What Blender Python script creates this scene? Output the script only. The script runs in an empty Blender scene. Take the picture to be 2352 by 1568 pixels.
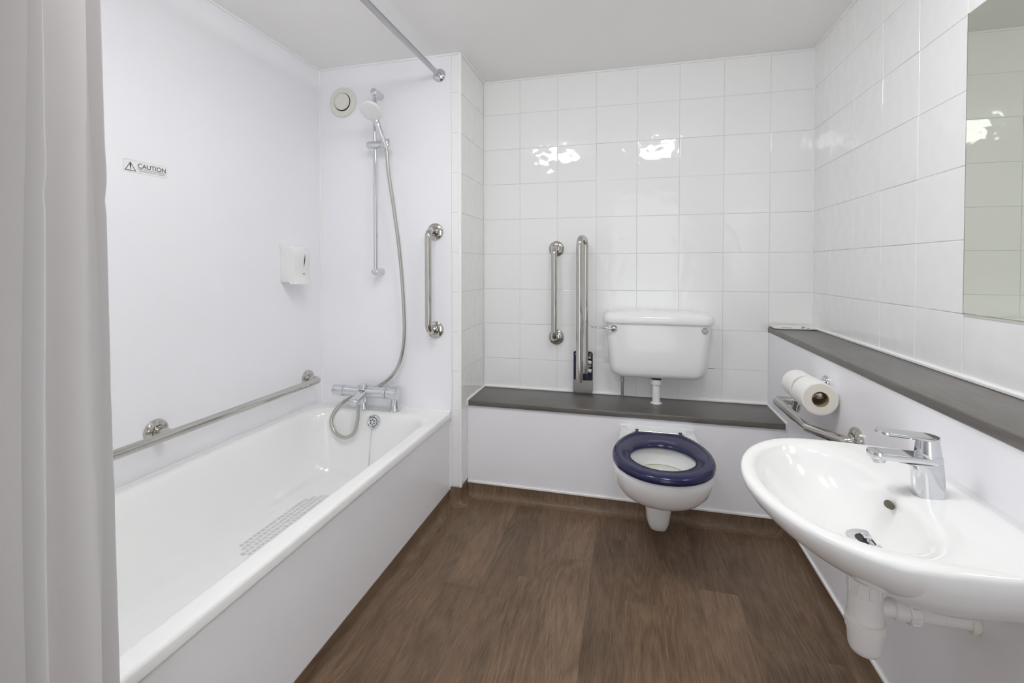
import bpy, bmesh, math, random
from mathutils import Vector, Matrix, Euler
random.seed(7)
S = bpy.context.scene
C = S.collection
PI = math.pi

# ------------------------------------------------------------------ camera
cam_d = bpy.data.cameras.new('camera'); cam = bpy.data.objects.new('camera', cam_d); C.objects.link(cam)
cam.location = (0.8236, -2.5715, 1.2038)
cam.rotation_euler = (PI/2 - 0.0177, 0.0, 0.2495)
cam_d.sensor_width = 36.0; cam_d.lens = 36.0*1059.66/2352.0
cam_d.shift_y = -0.06475
cam_d.clip_start = 0.02
S.camera = cam
# ------------------------------------------------------------------ world, exposure
W = bpy.data.worlds.new('world'); S.world = W; W.use_nodes = True
W.node_tree.nodes['Background'].inputs[0].default_value = (0.9, 0.95, 1.0, 1)
W.node_tree.nodes['Background'].inputs[1].default_value = 1.95      # uniform fill light, added to brighten the lower room through the open doorway
S.view_settings.view_transform = 'Standard'; S.view_settings.look = 'None'
S.view_settings.gamma = 1.0; S.view_settings.use_curve_mapping = False
S.view_settings.exposure = 0.0
S.cycles.max_bounces = 18; S.cycles.diffuse_bounces = 14; S.cycles.glossy_bounces = 6     # white room: let the light bounce
LAMP = 22.8          # emission strength of the two ceiling lamps' diffusers
# the two lamps: centre x, y
LAMPS = [(0.17, -1.62), (1.05, -1.64)]

# ------------------------------------------------------------------ dimensions
XL, XR = -0.809, 1.700
YN = -0.389          # shower end wall
YF = -3.20           # wall behind the camera
ZC = 2.27
XP = 1.505           # low panel along the right wall
YP = -0.286          # low panel behind the toilet
ZS, ZR = 0.506, 0.902
XB = -0.052          # bath outer edge

# ------------------------------------------------------------------ materials
MATS = {}
def nmat(name):
    m = bpy.data.materials.new(name); m.use_nodes = True
    b = m.node_tree.nodes['Principled BSDF']
    MATS[name] = m
    return m, m.node_tree, b
def simple(name, col, rough=0.4, metal=0.0, coat=0.0, spec=0.5, bump=None, mottling=0.0):
    m, nt, b = nmat(name)
    b.inputs['Base Color'].default_value = (*col, 1)
    b.inputs['Roughness'].default_value = rough
    b.inputs['Metallic'].default_value = metal
    b.inputs['Coat Weight'].default_value = coat
    b.inputs['Coat Roughness'].default_value = 0.05
    b.inputs['Specular IOR Level'].default_value = spec
    g = nt.nodes.new('ShaderNodeNewGeometry')
    if mottling:
        n = nt.nodes.new('ShaderNodeTexNoise'); n.inputs['Scale'].default_value = 9; n.inputs['Detail'].default_value = 4
        nt.links.new(g.outputs['Position'], n.inputs['Vector'])
        r = nt.nodes.new('ShaderNodeMapRange')
        r.inputs['To Min'].default_value = 1-mottling; r.inputs['To Max'].default_value = 1+mottling
        nt.links.new(n.outputs['Fac'], r.inputs['Value'])
        mx = nt.nodes.new('ShaderNodeVectorMath'); mx.operation = 'SCALE'
        mx.inputs[0].default_value = col
        nt.links.new(r.outputs['Result'], mx.inputs['Scale'])
        nt.links.new(mx.outputs['Vector'], b.inputs['Base Color'])
    if bump:
        n2 = nt.nodes.new('ShaderNodeTexNoise'); n2.inputs['Scale'].default_value = bump[0]; n2.inputs['Detail'].default_value = 3
        nt.links.new(g.outputs['Position'], n2.inputs['Vector'])
        bp = nt.nodes.new('ShaderNodeBump'); bp.inputs['Strength'].default_value = 1.0; bp.inputs['Distance'].default_value = bump[1]
        nt.links.new(n2.outputs['Fac'], bp.inputs['Height'])
        nt.links.new(bp.outputs['Normal'], b.inputs['Normal'])
    return m

M_paint   = simple('ceiling_paint', (0.93, 0.925, 0.905), 0.7, mottling=0.015)
M_lam     = simple('white_laminate', (0.895, 0.895, 0.925), 0.30, mottling=0.012)
M_grout   = simple('grout', (0.78, 0.78, 0.765), 0.7)
M_trim    = simple('white_pvc', (0.92, 0.92, 0.91), 0.3)
M_ceramic = simple('white_ceramic', (0.875, 0.875, 0.868), 0.08, coat=0.0)
M_enamel  = simple('bath_enamel', (0.885, 0.888, 0.878), 0.13, coat=0.0)
M_antislip= simple('anti_slip_print', (0.70, 0.70, 0.70), 0.45)
M_chrome  = simple('chrome', (0.70, 0.71, 0.735), 0.045, metal=1.0)
M_steel   = simple('polished_stainless', (0.56, 0.545, 0.51), 0.09, metal=1.0)
M_brush   = simple('brushed_stainless', (0.46, 0.45, 0.43), 0.32, metal=1.0)
M_alu     = simple('rod_aluminium', (0.50, 0.50, 0.525), 0.26, metal=1.0)
M_hose    = simple('hose_metal', (0.52, 0.515, 0.47), 0.25, metal=0.9)
M_plastic = simple('white_plastic', (0.84, 0.845, 0.83), 0.25)
M_trapw   = simple('trap_plastic', (0.79, 0.775, 0.755), 0.32)
M_ivory   = simple('ivory_plastic', (0.77, 0.77, 0.69), 0.4)
M_rubber  = simple('rubber_white', (0.82, 0.82, 0.80), 0.5)
M_navy    = simple('navy_seat', (0.012, 0.013, 0.062), 0.14, coat=0.0)
M_navy2   = simple('navy_plate', (0.03, 0.034, 0.07), 0.3, metal=0.4)
M_dark    = simple('dark_hole', (0.02, 0.02, 0.02), 0.5)
M_brownhole = simple('overflow_dark', (0.10, 0.085, 0.05), 0.4)
M_ink     = simple('black_ink', (0.025, 0.025, 0.03), 0.5)
M_ink2    = simple('grey_ink', (0.22, 0.22, 0.24), 0.5)
M_yellow  = simple('yellow_print', (0.72, 0.72, 0.36), 0.45)
M_sticker = simple('sticker_clear', (0.87, 0.87, 0.885), 0.3)
M_paper   = simple('tissue_paper', (0.86, 0.855, 0.82), 0.9, bump=(160, 0.0004))
M_paperend= simple('tissue_paper_end', (0.80, 0.785, 0.70), 0.95, bump=(300, 0.0003))
M_core    = simple('card_core', (0.33, 0.25, 0.15), 0.9)
M_card    = simple('booklet_card', (0.82, 0.82, 0.78), 0.5)
M_water   = simple('toilet_water', (0.72, 0.73, 0.68), 0.03, coat=0.6)
M_stain   = simple('water_line_stain', (0.45, 0.40, 0.24), 0.4)
M_door    = simple('door_paint', (0.52, 0.42, 0.32), 0.45)
M_showerface = simple('shower_face', (0.82, 0.82, 0.82), 0.3)
M_silicone= simple('white_silicone', (0.93, 0.93, 0.93), 0.4)
M_brass   = simple('nickel_brass', (0.50, 0.46, 0.36), 0.3, metal=1.0)

def tile_mat():
    m, nt, b = nmat('glazed_tile')
    b.inputs['Base Color'].default_value = (0.90, 0.903, 0.898, 1)
    b.inputs['Roughness'].default_value = 0.05
    b.inputs['Specular IOR Level'].default_value = 0.5
    g = nt.nodes.new('ShaderNodeNewGeometry'); oi = nt.nodes.new('ShaderNodeObjectInfo')
    sc = nt.nodes.new('ShaderNodeMath'); sc.operation = 'MULTIPLY'; sc.inputs[1].default_value = 57
    nt.links.new(oi.outputs['Random'], sc.inputs[0])
    cb = nt.nodes.new('ShaderNodeCombineXYZ')
    for k in range(3): nt.links.new(sc.outputs[0], cb.inputs[k])
    ad = nt.nodes.new('ShaderNodeVectorMath'); ad.operation = 'ADD'
    nt.links.new(g.outputs['Position'], ad.inputs[0]); nt.links.new(cb.outputs[0], ad.inputs[1])
    n = nt.nodes.new('ShaderNodeTexNoise'); n.inputs['Scale'].default_value = 20; n.inputs['Detail'].default_value = 0.5
    nt.links.new(ad.outputs[0], n.inputs['Vector'])
    bp = nt.nodes.new('ShaderNodeBump'); bp.inputs['Strength'].default_value = 1.0; bp.inputs['Distance'].default_value = 0.0019
    nt.links.new(n.outputs['Fac'], bp.inputs['Height'])
    nt.links.new(bp.outputs['Normal'], b.inputs['Normal'])
    return m
M_tile = tile_mat()

def wood_mat(name, ramp, axis, grain=34.0, rough=0.45, var=0.25, ring=True, spec=0.35):
    """long streaks along axis (0=X, 1=Y); each object gets its own cut and tone"""
    m, nt, b = nmat(name)
    N = nt.nodes.new; L = nt.links.new
    g = N('ShaderNodeNewGeometry'); oi = N('ShaderNodeObjectInfo')
    mu = N('ShaderNodeMath'); mu.operation = 'MULTIPLY'; mu.inputs[1].default_value = 41
    L(oi.outputs['Random'], mu.inputs[0])
    cb = N('ShaderNodeCombineXYZ')
    for k in range(3): L(mu.outputs[0], cb.inputs[k])
    ad = N('ShaderNodeVectorMath'); ad.operation = 'ADD'
    L(g.outputs['Position'], ad.inputs[0]); L(cb.outputs[0], ad.inputs[1])
    s = [1.0, 1.0, 1.0]; s[axis] = 0.045
    sv = N('ShaderNodeVectorMath'); sv.operation = 'MULTIPLY'; sv.inputs[1].default_value = s
    L(ad.outputs[0], sv.inputs[0])
    n1 = N('ShaderNodeTexNoise'); n1.inputs['Scale'].default_value = grain*10; n1.inputs['Detail'].default_value = 7; n1.inputs['Roughness'].default_value = 0.62; n1.inputs['Distortion'].default_value = 0.3
    L(sv.outputs[0], n1.inputs['Vector'])
    # broad figure (cathedral rings)
    s2 = [1.0, 1.0, 1.0]; s2[axis] = 0.16
    sv2 = N('ShaderNodeVectorMath'); sv2.operation = 'MULTIPLY'; sv2.inputs[1].default_value = s2
    L(ad.outputs[0], sv2.inputs[0])
    n2 = N('ShaderNodeTexNoise'); n2.inputs['Scale'].default_value = 7.0; n2.inputs['Detail'].default_value = 1.2; n2.inputs['Distortion'].default_value = 0.9
    L(sv2.outputs[0], n2.inputs['Vector'])
    rg = N('ShaderNodeMath'); rg.operation = 'MULTIPLY'; rg.inputs[1].default_value = 20.0
    L(n2.outputs['Fac'], rg.inputs[0])
    fr = N('ShaderNodeMath'); fr.operation = 'PINGPONG'; fr.inputs[1].default_value = 1.0
    L(rg.outputs[0], fr.inputs[0])
    n3 = N('ShaderNodeTexNoise'); n3.inputs['Scale'].default_value = 3.2; n3.inputs['Detail'].default_value = 3
    L(ad.outputs[0], n3.inputs['Vector'])
    def lin(a, wa, b_, wb):
        x = N('ShaderNodeMath'); x.operation = 'MULTIPLY'; x.inputs[1].default_value = wa; L(a, x.inputs[0])
        y = N('ShaderNodeMath'); y.operation = 'MULTIPLY_ADD'; y.inputs[1].default_value = wb; L(b_, y.inputs[0]); L(x.outputs[0], y.inputs[2])
        return y.outputs[0]
    f = lin(n1.outputs['Fac'], 0.60, fr.outputs[0], 0.085 if ring else 0.02)
    f = lin(f, 1.0, n3.outputs['Fac'], 0.30)
    cr = N('ShaderNodeValToRGB')
    el = cr.color_ramp.elements
    el[0].position = 0.28; el[0].color = (*ramp[0], 1)
    el[1].position = 0.78; el[1].color = (*ramp[2], 1)
    e = el.new(0.5); e.color = (*ramp[1], 1)
    L(f, cr.inputs['Fac'])
    tone = N('ShaderNodeMapRange'); tone.inputs['To Min'].default_value = 1-var; tone.inputs['To Max'].default_value = 1+var
    L(oi.outputs['Random'], tone.inputs['Value'])
    mx = N('ShaderNodeVectorMath'); mx.operation = 'SCALE'
    L(cr.outputs['Color'], mx.inputs[0]); L(tone.outputs['Result'], mx.inputs['Scale'])
    L(mx.outputs['Vector'], b.inputs['Base Color'])
    b.inputs['Roughness'].default_value = rough
    b.inputs['Specular IOR Level'].default_value = spec
    bp = N('ShaderNodeBump'); bp.inputs['Strength'].default_value = 0.35; bp.inputs['Distance'].default_value = 0.0006
    L(n1.outputs['Fac'], bp.inputs['Height']); L(bp.outputs['Normal'], b.inputs['Normal'])
    return m
BROWN = ((0.066, 0.040, 0.024), (0.170, 0.111, 0.070), (0.310, 0.214, 0.136))
GREY  = ((0.064, 0.057, 0.050), (0.125, 0.114, 0.102), (0.205, 0.190, 0.171))
M_floor  = wood_mat('brown_oak_vinyl', BROWN, 1, rough=0.42, var=0.10)
M_cove_x = wood_mat('brown_vinyl_cove_x', BROWN, 2, rough=0.42, var=0.0)
M_shelfx = wood_mat('grey_oak_laminate_x', GREY, 0, rough=0.34, var=0.0, ring=False, spec=0.8)
M_shelfy = wood_mat('grey_oak_laminate_y', GREY, 1, rough=0.34, var=0.0, ring=True, spec=0.8)

def curtain_mat():
    m, nt, b = nmat('curtain_cloth')
    b.inputs['Base Color'].default_value = (0.77, 0.757, 0.755, 1); b.inputs['Roughness'].default_value = 0.75
    N = nt.nodes.new; L = nt.links.new
    g = N('ShaderNodeNewGeometry')
    sv = N('ShaderNodeVectorMath'); sv.operation = 'MULTIPLY'; sv.inputs[1].default_value = (1, 1, 0.25); L(g.outputs['Position'], sv.inputs[0])
    n = N('ShaderNodeTexNoise'); n.inputs['Scale'].default_value = 900; L(sv.outputs[0], n.inputs['Vector'])
    bp = N('ShaderNodeBump'); bp.inputs['Strength'].default_value = 0.25; bp.inputs['Distance'].default_value = 0.0004
    L(n.outputs['Fac'], bp.inputs['Height']); L(bp.outputs['Normal'], b.inputs['Normal'])
    tr = N('ShaderNodeBsdfTranslucent'); tr.inputs['Color'].default_value = (0.74, 0.70, 0.68, 1)
    mx = N('ShaderNodeMixShader'); mx.inputs[0].default_value = 0.28
    L(b.outputs[0], mx.inputs[1]); L(tr.outputs[0], mx.inputs[2]); L(mx.outputs[0], nt.nodes['Material Output'].inputs['Surface'])
    return m
M_curtain = curtain_mat()
def mirror_mat():
    m, nt, b = nmat('mirror_glass')
    b.inputs['Base Color'].default_value = (0.72, 0.745, 0.66, 1); b.inputs['Metallic'].default_value = 1.0; b.inputs['Roughness'].default_value = 0.0
    return m
M_mirror = mirror_mat()
M_mirroredge = simple('mirror_edge', (0.28, 0.33, 0.29), 0.15, metal=0.6)
def emit_mat():
    m, nt, b = nmat('lamp_diffuser')
    b.inputs['Base Color'].default_value = (0.9, 0.9, 0.9, 1)
    b.inputs['Emission Color'].default_value = (0.985, 0.985, 1.0, 1); b.inputs['Emission Strength'].default_value = LAMP
    return m
M_emit = emit_mat()

# ------------------------------------------------------------------ mesh helpers
def obj(name, bm, mat, parent=None, smooth=None, loc=None):
    """link a bmesh as one mesh object; smooth = sharp angle in degrees or None for flat"""
    if bm.faces: bmesh.ops.recalc_face_normals(bm, faces=bm.faces[:])
    me = bpy.data.meshes.new(name); bm.to_mesh(me); bm.free()
    me.materials.append(mat)
    if smooth is not None:
        for p in me.polygons: p.use_smooth = True
        me.set_sharp_from_angle(angle=math.radians(smooth))
    o = bpy.data.objects.new(name, me); C.objects.link(o)
    if loc is not None: o.location = loc
    if parent: attach(o, parent)
    return o
def attach(o, parent):
    o.parent = parent
    # geometry is written in world metres: undo the parent's own placement
    o.matrix_parent_inverse = parent_world(parent).inverted()
def parent_world(p):
    m = p.matrix_basis.copy() if p.parent is None else parent_world(p.parent) @ p.matrix_parent_inverse @ p.matrix_basis
    return m
def tag(o, label, cat=None, group=None, kind=None):
    o['label'] = label
    if cat: o['category'] = cat
    if group: o['group'] = group
    if kind: o['kind'] = kind
    return o
def thing(name, label, cat, loc=(0, 0, 0), group=None, kind=None):
    o = bpy.data.objects.new(name, None); C.objects.link(o); o.location = loc
    o.empty_display_size = 0.05
    o.matrix_basis = Matrix.Translation(loc)
    return tag(o, label, cat, group, kind)

def box(lo, hi, bm=None, bevel=0.0, seg=2):
    nb = bmesh.new()
    vs = [nb.verts.new((x, y, z)) for x in (lo[0], hi[0]) for y in (lo[1], hi[1]) for z in (lo[2], hi[2])]
    for f in ((0, 1, 3, 2), (4, 6, 7, 5), (0, 4, 5, 1), (2, 3, 7, 6), (0, 2, 6, 4), (1, 5, 7, 3)):
        nb.faces.new([vs[i] for i in f])
    if bevel:
        bmesh.ops.bevel(nb, geom=nb.edges[:], offset=bevel, segments=seg, affect='EDGES', profile=0.5)
    return merge(bm, nb)
def merge(bm, nb):
    if bm is None: return nb
    me = bpy.data.meshes.new('tmp'); nb.to_mesh(me); nb.free(); bm.from_mesh(me); bpy.data.meshes.remove(me)
    return bm
def loft(rings, bm=None, closed=True, cap0=False, cap1=False):
    """quads between rings of equal length; caps as fans about the centroid"""
    nb = bmesh.new(); R = [[nb.verts.new(p) for p in r] for r in rings]; n = len(R[0])
    for a, b in zip(R[:-1], R[1:]):
        for i in range(n if closed else n-1):
            j = (i+1) % n
            try: nb.faces.new((a[i], a[j], b[j], b[i]))
            except ValueError: pass
    for flag, r in ((cap0, R[0]), (cap1, R[-1])):
        if flag:
            c = nb.verts.new(sum((v.co for v in r), Vector())/n)
            for i in range(n): nb.faces.new((r[i], r[(i+1) % n], c))
    return merge(bm, nb)
def frame_of(d):
    d = Vector(d).normalized()
    u = d.orthogonal().normalized() if abs(d.z) > 0.99 else Vector((0, 0, 1)).cross(d).normalized()
    return u, d.cross(u)
def lathe(prof, origin, axis=(0, 0, 1), n=32, bm=None, cap0=True, cap1=True, sx=1.0, sy=1.0):
    """prof = [(radius, distance along axis)]"""
    d = Vector(axis).normalized(); u, v = frame_of(d); o = Vector(origin)
    rings = [[o + d*h + u*(r*sx*math.cos(2*PI*k/n)) + v*(r*sy*math.sin(2*PI*k/n)) for k in range(n)] for r, h in prof]
    return loft(rings, bm, True, cap0, cap1)
def tube(path, r, n=16, bm=None, caps=True, radii=None):
    P = [Vector(p) for p in path]; T = []
    for i in range(len(P)):
        a = P[max(i-1, 0)]; b = P[min(i+1, len(P)-1)]; T.append((b-a).normalized())
    u, v = frame_of(T[0]); rings = []
    for i, (p, t) in enumerate(zip(P, T)):
        u = (u - t*u.dot(t)).normalized(); v = t.cross(u)
        rr = radii[i] if radii else r
        rings.append([p + u*(rr*math.cos(2*PI*k/n)) + v*(rr*math.sin(2*PI*k/n)) for k in range(n)])
    return loft(rings, bm, True, caps, caps)
def fillet(pts, r, n=8):
    P = [Vector(p) for p in pts]; out = [P[0]]
    for a, b, c in zip(P[:-2], P[1:-1], P[2:]):
        d1 = (a-b).normalized(); d2 = (c-b).normalized()
        ang = d1.angle(d2); t = min(r/math.tan(ang/2), (a-b).length*0.49, (c-b).length*0.49) if ang < PI-0.01 else 0
        p1, p2 = b+d1*t, b+d2*t
        for k in range(n+1):
            s = k/n; out.append(p1*(1-s)**2 + b*2*s*(1-s) + p2*s*s)
    out.append(P[-1]); return out
def spline(pts, n=10):
    P = [Vector(p) for p in pts]; P = [P[0]*2-P[1]] + P + [P[-1]*2-P[-2]]; out = []
    for i in range(1, len(P)-2):
        p0, p1, p2, p3 = P[i-1:i+3]
        for k in range(n):
            t = k/n
            out.append(0.5*((2*p1) + (p2-p0)*t + (2*p0-5*p1+4*p2-p3)*t*t + (3*p1-p0-3*p2+p3)*t**3))
    out.append(P[-2]); return out
def polar_outline(half, c, n=96, smooth=2):
    """half = [(a, w)] half outline of a shape symmetric in w, a along its axis; radius by angle about (c, 0)"""
    pts = sorted((math.atan2(w, a-c), math.hypot(w, a-c)) for a, w in half)
    out = []
    for k in range(n):
        t = 2*PI*k/n; t2 = t if t <= PI else 2*PI-t
        for (a0, r0), (a1, r1) in zip(pts[:-1], pts[1:]):
            if a0-1e-9 <= t2 <= a1+1e-9:
                s = 0 if a1 == a0 else (t2-a0)/(a1-a0)
                # straight line between the two points
                x0, y0, x1, y1 = r0*math.cos(a0), r0*math.sin(a0), r1*math.cos(a1), r1*math.sin(a1)
                dx, dy = x1-x0, y1-y0; den = math.cos(t2)*dy - math.sin(t2)*dx
                r = (x0*dy - y0*dx)/den if abs(den) > 1e-9 else r0
                break
        else: r = pts[-1][1]
        out.append(r)
    for _ in range(smooth):
        out = [(out[k-1] + 2*out[k] + out[(k+1) % n])/4 for k in range(n)]
    return [(c + out[k]*math.cos(2*PI*k/n), out[k]*math.sin(2*PI*k/n)) for k in range(n)]
def text_mesh(name, body, size, mat, parent, M, align='LEFT', depth=0.0002, spacing=1.0):
    cu = bpy.data.curves.new(name, 'FONT'); cu.body = body; cu.size = size; cu.align_x = align
    cu.extrude = depth; cu.space_character = spacing
    tmp = bpy.data.objects.new('tmp_text', cu); C.objects.link(tmp)
    dg = bpy.context.evaluated_depsgraph_get()
    me = bpy.data.meshes.new_from_object(tmp.evaluated_get(dg)); bpy.data.objects.remove(tmp); bpy.data.curves.remove(cu)
    me.name = name; me.transform(M); me.materials.clear(); me.materials.append(mat)
    o = bpy.data.objects.new(name, me); C.objects.link(o)
    attach(o, parent); return o

# ------------------------------------------------------------------ setting: slabs
def struct(name, label, bm, mat, smooth=None):
    o = obj(name, bm, mat, None, smooth); return tag(o, label, 'wall' if name.startswith('wall') else name.split('_')[0], kind='structure')
ceiling = struct('ceiling', 'plain off-white painted ceiling over the whole bathroom', box((XL-0.1, YF-0.1, ZC), (XR+0.1, 0.1, ZC+0.08)), M_paint)
wall_back = struct('wall_back', 'white square tiled wall behind the toilet cistern', box((0.0, 0.0, 0), (XR+0.1, 0.1, ZC)), M_grout)
wall_right = struct('wall_right', 'white square tiled wall carrying the mirror', box((XR, YF-0.1, 0), (XR+0.1, 0.0, ZC)), M_grout)
wall_left = struct('wall_left', 'smooth bluish white panelled wall along the bath', box((XL-0.1, YF-0.1, 0), (XL, 0.1, ZC)), M_lam)
wall_end = struct('wall_end', 'smooth bluish white panelled wall at the shower end of the bath', box((XL, YN, 0), (-0.050, 0.1, ZC)), M_lam)
wall_nib = struct('wall_nib', 'narrow tiled pier between the bath and the toilet recess', box((-0.050, YN+0.0028, 0), (-0.0028, 0.1, ZC)), M_grout)
wall_front = struct('wall_front', 'plain white wall behind the camera with the door', box((XL, YF-0.1, 0), (0.56, YF, ZC), box((1.48, YF-0.1, 0), (XR, YF, ZC), box((0.56, YF-0.1, 2.06), (1.48, YF, ZC)))), M_lam)
wall_near = struct('wall_near', 'smooth white wall closing the near end of the bath', box((XL, -2.30, 0), (-0.07, -2.19, ZC)), M_lam)
panel_back = struct('wall_panel_back', 'low white laminate boxing panel that the toilet hangs on', box((0.0, YP, 0.0), (XP, 0.0, ZS-0.027)), M_lam)
panel_right = struct('wall_panel_right', 'low white laminate boxing panel behind the washbasin', box((XP, YF, 0.0), (XR, 0.0, ZR-0.027)), M_lam)
# unseen door behind the camera, opened outwards to let the added fill light in
door = thing('door_1', 'light brown flush door standing open behind the camera', 'door', (1.02, YF, 0), kind='structure')
leaf = obj('door_leaf', box((0.555, YF-0.94, 0.008), (0.595, YF-0.10, 2.03), bevel=0.002), M_door, door)
fr = box((0.56, YF-0.1, 0), (0.60, YF+0.01, 2.06)); fr = box((1.44, YF-0.1, 0), (1.48, YF+0.01, 2.06), fr); fr = box((0.60, YF-0.1, 2.02), (1.44, YF+0.01, 2.06), fr)
obj('door_frame', fr, M_trim, door)
obj('door_handle', tube(fillet([(0.595, YF-0.86, 1.0), (0.645, YF-0.86, 1.0), (0.645, YF-0.75, 1.0)], 0.015), 0.010), M_chrome, door, 40)

# ------------------------------------------------------------------ floor of planks
floor = struct('floor', 'dark brown oak plank floor', box((XL, YF, -0.06), (XR, 0.0, -0.002)), simple('floor_joint', (0.07, 0.046, 0.03), 0.6))
pm = bpy.data.meshes.new('plank')
b_ = box((0, 0, -0.0035), (1, 1, 0)); b_.to_mesh(pm); b_.free(); pm.materials.append(M_floor)
STEP = 0.1337; PL = 0.914
joint0 = {0: -1.175, 2: -0.972, 5: -0.50, 6: -0.875, 10: -0.995}
k = -1
while 0.011 + k*STEP < XP:
    x0 = max(0.011 + k*STEP, -0.062); x1 = min(0.011 + (k+1)*STEP, XP)
    jy = joint0.get(k, -0.35 - random.random()*PL)
    y = jy
    while y < YP: y += PL
    ys = [min(y, YP+0.0)]
    while y > YF:
        y -= PL; ys.append(max(y, YF))
    for ya, yb in zip(ys[1:], ys[:-1]):
        if yb-ya < 0.01: continue
        o = bpy.data.objects.new('plank', pm); C.objects.link(o); o.parent = floor
        g = 0.00012
        o.location = (x0+g, ya+g, 0); o.scale = (x1-x0-2*g, yb-ya-2*g, 1)
    k += 1

# coved vinyl skirting: profile (out from wall, height)
COVE = [(0.0, 0.070), (0.0025, 0.070), (0.0025, 0.036), (0.006, 0.020), (0.014, 0.009), (0.024, 0.003), (0.036, 0.0004), (0.036, 0.0), (0.0, 0.0)]
def cove(name, label, a, b, out):
    a, b, out = Vector(a), Vector(b), Vector(out)
    o = obj(name, loft([[p + out*n_ + Vector((0, 0, z)) for n_, z in COVE] for p in (a, b)], None, True, True, True), M_cove_x if out.y else M_floor, None, 50)
    return tag(o, label, 'baseboard', kind='structure')
cove('baseboard_back', 'dark brown coved vinyl skirting under the toilet panel', (0.003, YP, 0), (XP, YP, 0), (0, -1, 0))
cove('baseboard_right', 'dark brown coved vinyl skirting under the panel behind the basin', (XP, YP, 0), (XP, YF, 0), (-1, 0, 0))
cove('baseboard_left', 'dark brown coved vinyl skirting along the foot of the bath panel', (-0.060, YN, 0), (-0.060, -2.19, 0), (1, 0, 0))
# pier foot: rounded upstand
n_ = bmesh.new(); n_.free()
ft = []
for r_, z in ((0.004, 0.088), (0.004, 0.040), (0.008, 0.022), (0.016, 0.010), (0.028, 0.003), (0.040, 0.0003)):
    ring = [(-0.055, YN-r_, z)] + [(-0.003 + r_*math.cos(t), YN + r_*math.sin(t), z) for t in [(-90+10*i)*PI/180 for i in range(10)]] + [(-0.003+r_, YP-0.001, z)]
    ft.append(ring)
o = obj('baseboard_nib', loft(ft, None, False), M_cove_x, None, 60); tag(o, 'dark brown rounded vinyl foot of the tiled pier', 'baseboard', kind='structure')

# white capping and corner trims
def trim(i, label, lo, hi, mat=M_trim, bevel=0.001):
    return tag(obj('trim_%d' % i, box(lo, hi, bevel=bevel, seg=1), mat), label, 'trim', kind='structure')
trim(1, 'white capping strip along the bottom of the toilet panel', (0.0, YP-0.006, 0.070), (XP, YP, 0.080))
trim(2, 'white capping strip along the bottom of the panel behind the basin', (XP-0.006, YF, 0.070), (XP, YP-0.006, 0.080))
trim(3, 'white rounded corner bead up the edge of the tiled pier', (-0.009, YN-0.007, 0.088), (0.0065, YN+0.006, ZC), bevel=0.003)
trim(4, 'thin white corner trim where the two shower panels meet', (XL, YN-0.008, 0.47), (XL+0.008, YN, ZC-0.008))
trim(5, 'thin white strip between ceiling and long bath wall', (XL, -2.19, ZC-0.008), (XL+0.008, YN-0.008, ZC))
trim(6, 'thin white strip between ceiling and shower end wall', (XL, YN-0.008, ZC-0.008), (-0.009, YN, ZC))
trim(7, 'white sealant line between ceiling and toilet wall', (0.0, -0.010, ZC-0.008), (XR, -0.0, ZC))
trim(8, 'white sealant line between ceiling and mirror wall', (XR-0.010, YF, ZC-0.008), (XR, -0.010, ZC))
trim(9, 'thin white strip at the edge of the shower panel beside the pier', (-0.053, YN-0.004, 0.49), (-0.046, YN, ZC-0.008))
trim(10, 'white sealant in the corner of the two tiled walls', (XR-0.009, -0.009, ZR), (XR, 0, ZC-0.008), bevel=0.003)
trim(11, 'white sealant up the corner beside the tiled pier', (-0.0, -0.009, ZS), (0.0068, 0, ZC-0.008), bevel=0.003)
trim(12, 'white sealant line behind the toilet shelf', (0.0, -0.012, ZS), (XP, -0.0, ZS+0.010), M_silicone, 0.002)
trim(13, 'white sealant line behind the long shelf by the mirror wall', (XR-0.012, YF, ZR), (XR, -0.0, ZR+0.010), M_silicone, 0.002)
trim(14, 'white sealant line between toilet shelf and tiled pier', (0.0005, YP-0.014, ZS-0.027), (0.0075, -0.012, ZS+0.006), M_silicone, 0.002)
trim(15, 'white sealant line at the right end of the toilet shelf', (XP-0.006, YP-0.014, ZS-0.027), (XP-0.0005, -0.012, ZS+0.006), M_silicone, 0.002)
trim(16, 'white strip between ceiling and return of the tiled pier', (-0.0, YN, ZC-0.008), (0.009, -0.01, ZC))
trim(17, 'white vertical strip where toilet panel meets the pier', (0.0005, YP-0.003, 0.08), (0.006, YP, ZS-0.027))

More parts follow.
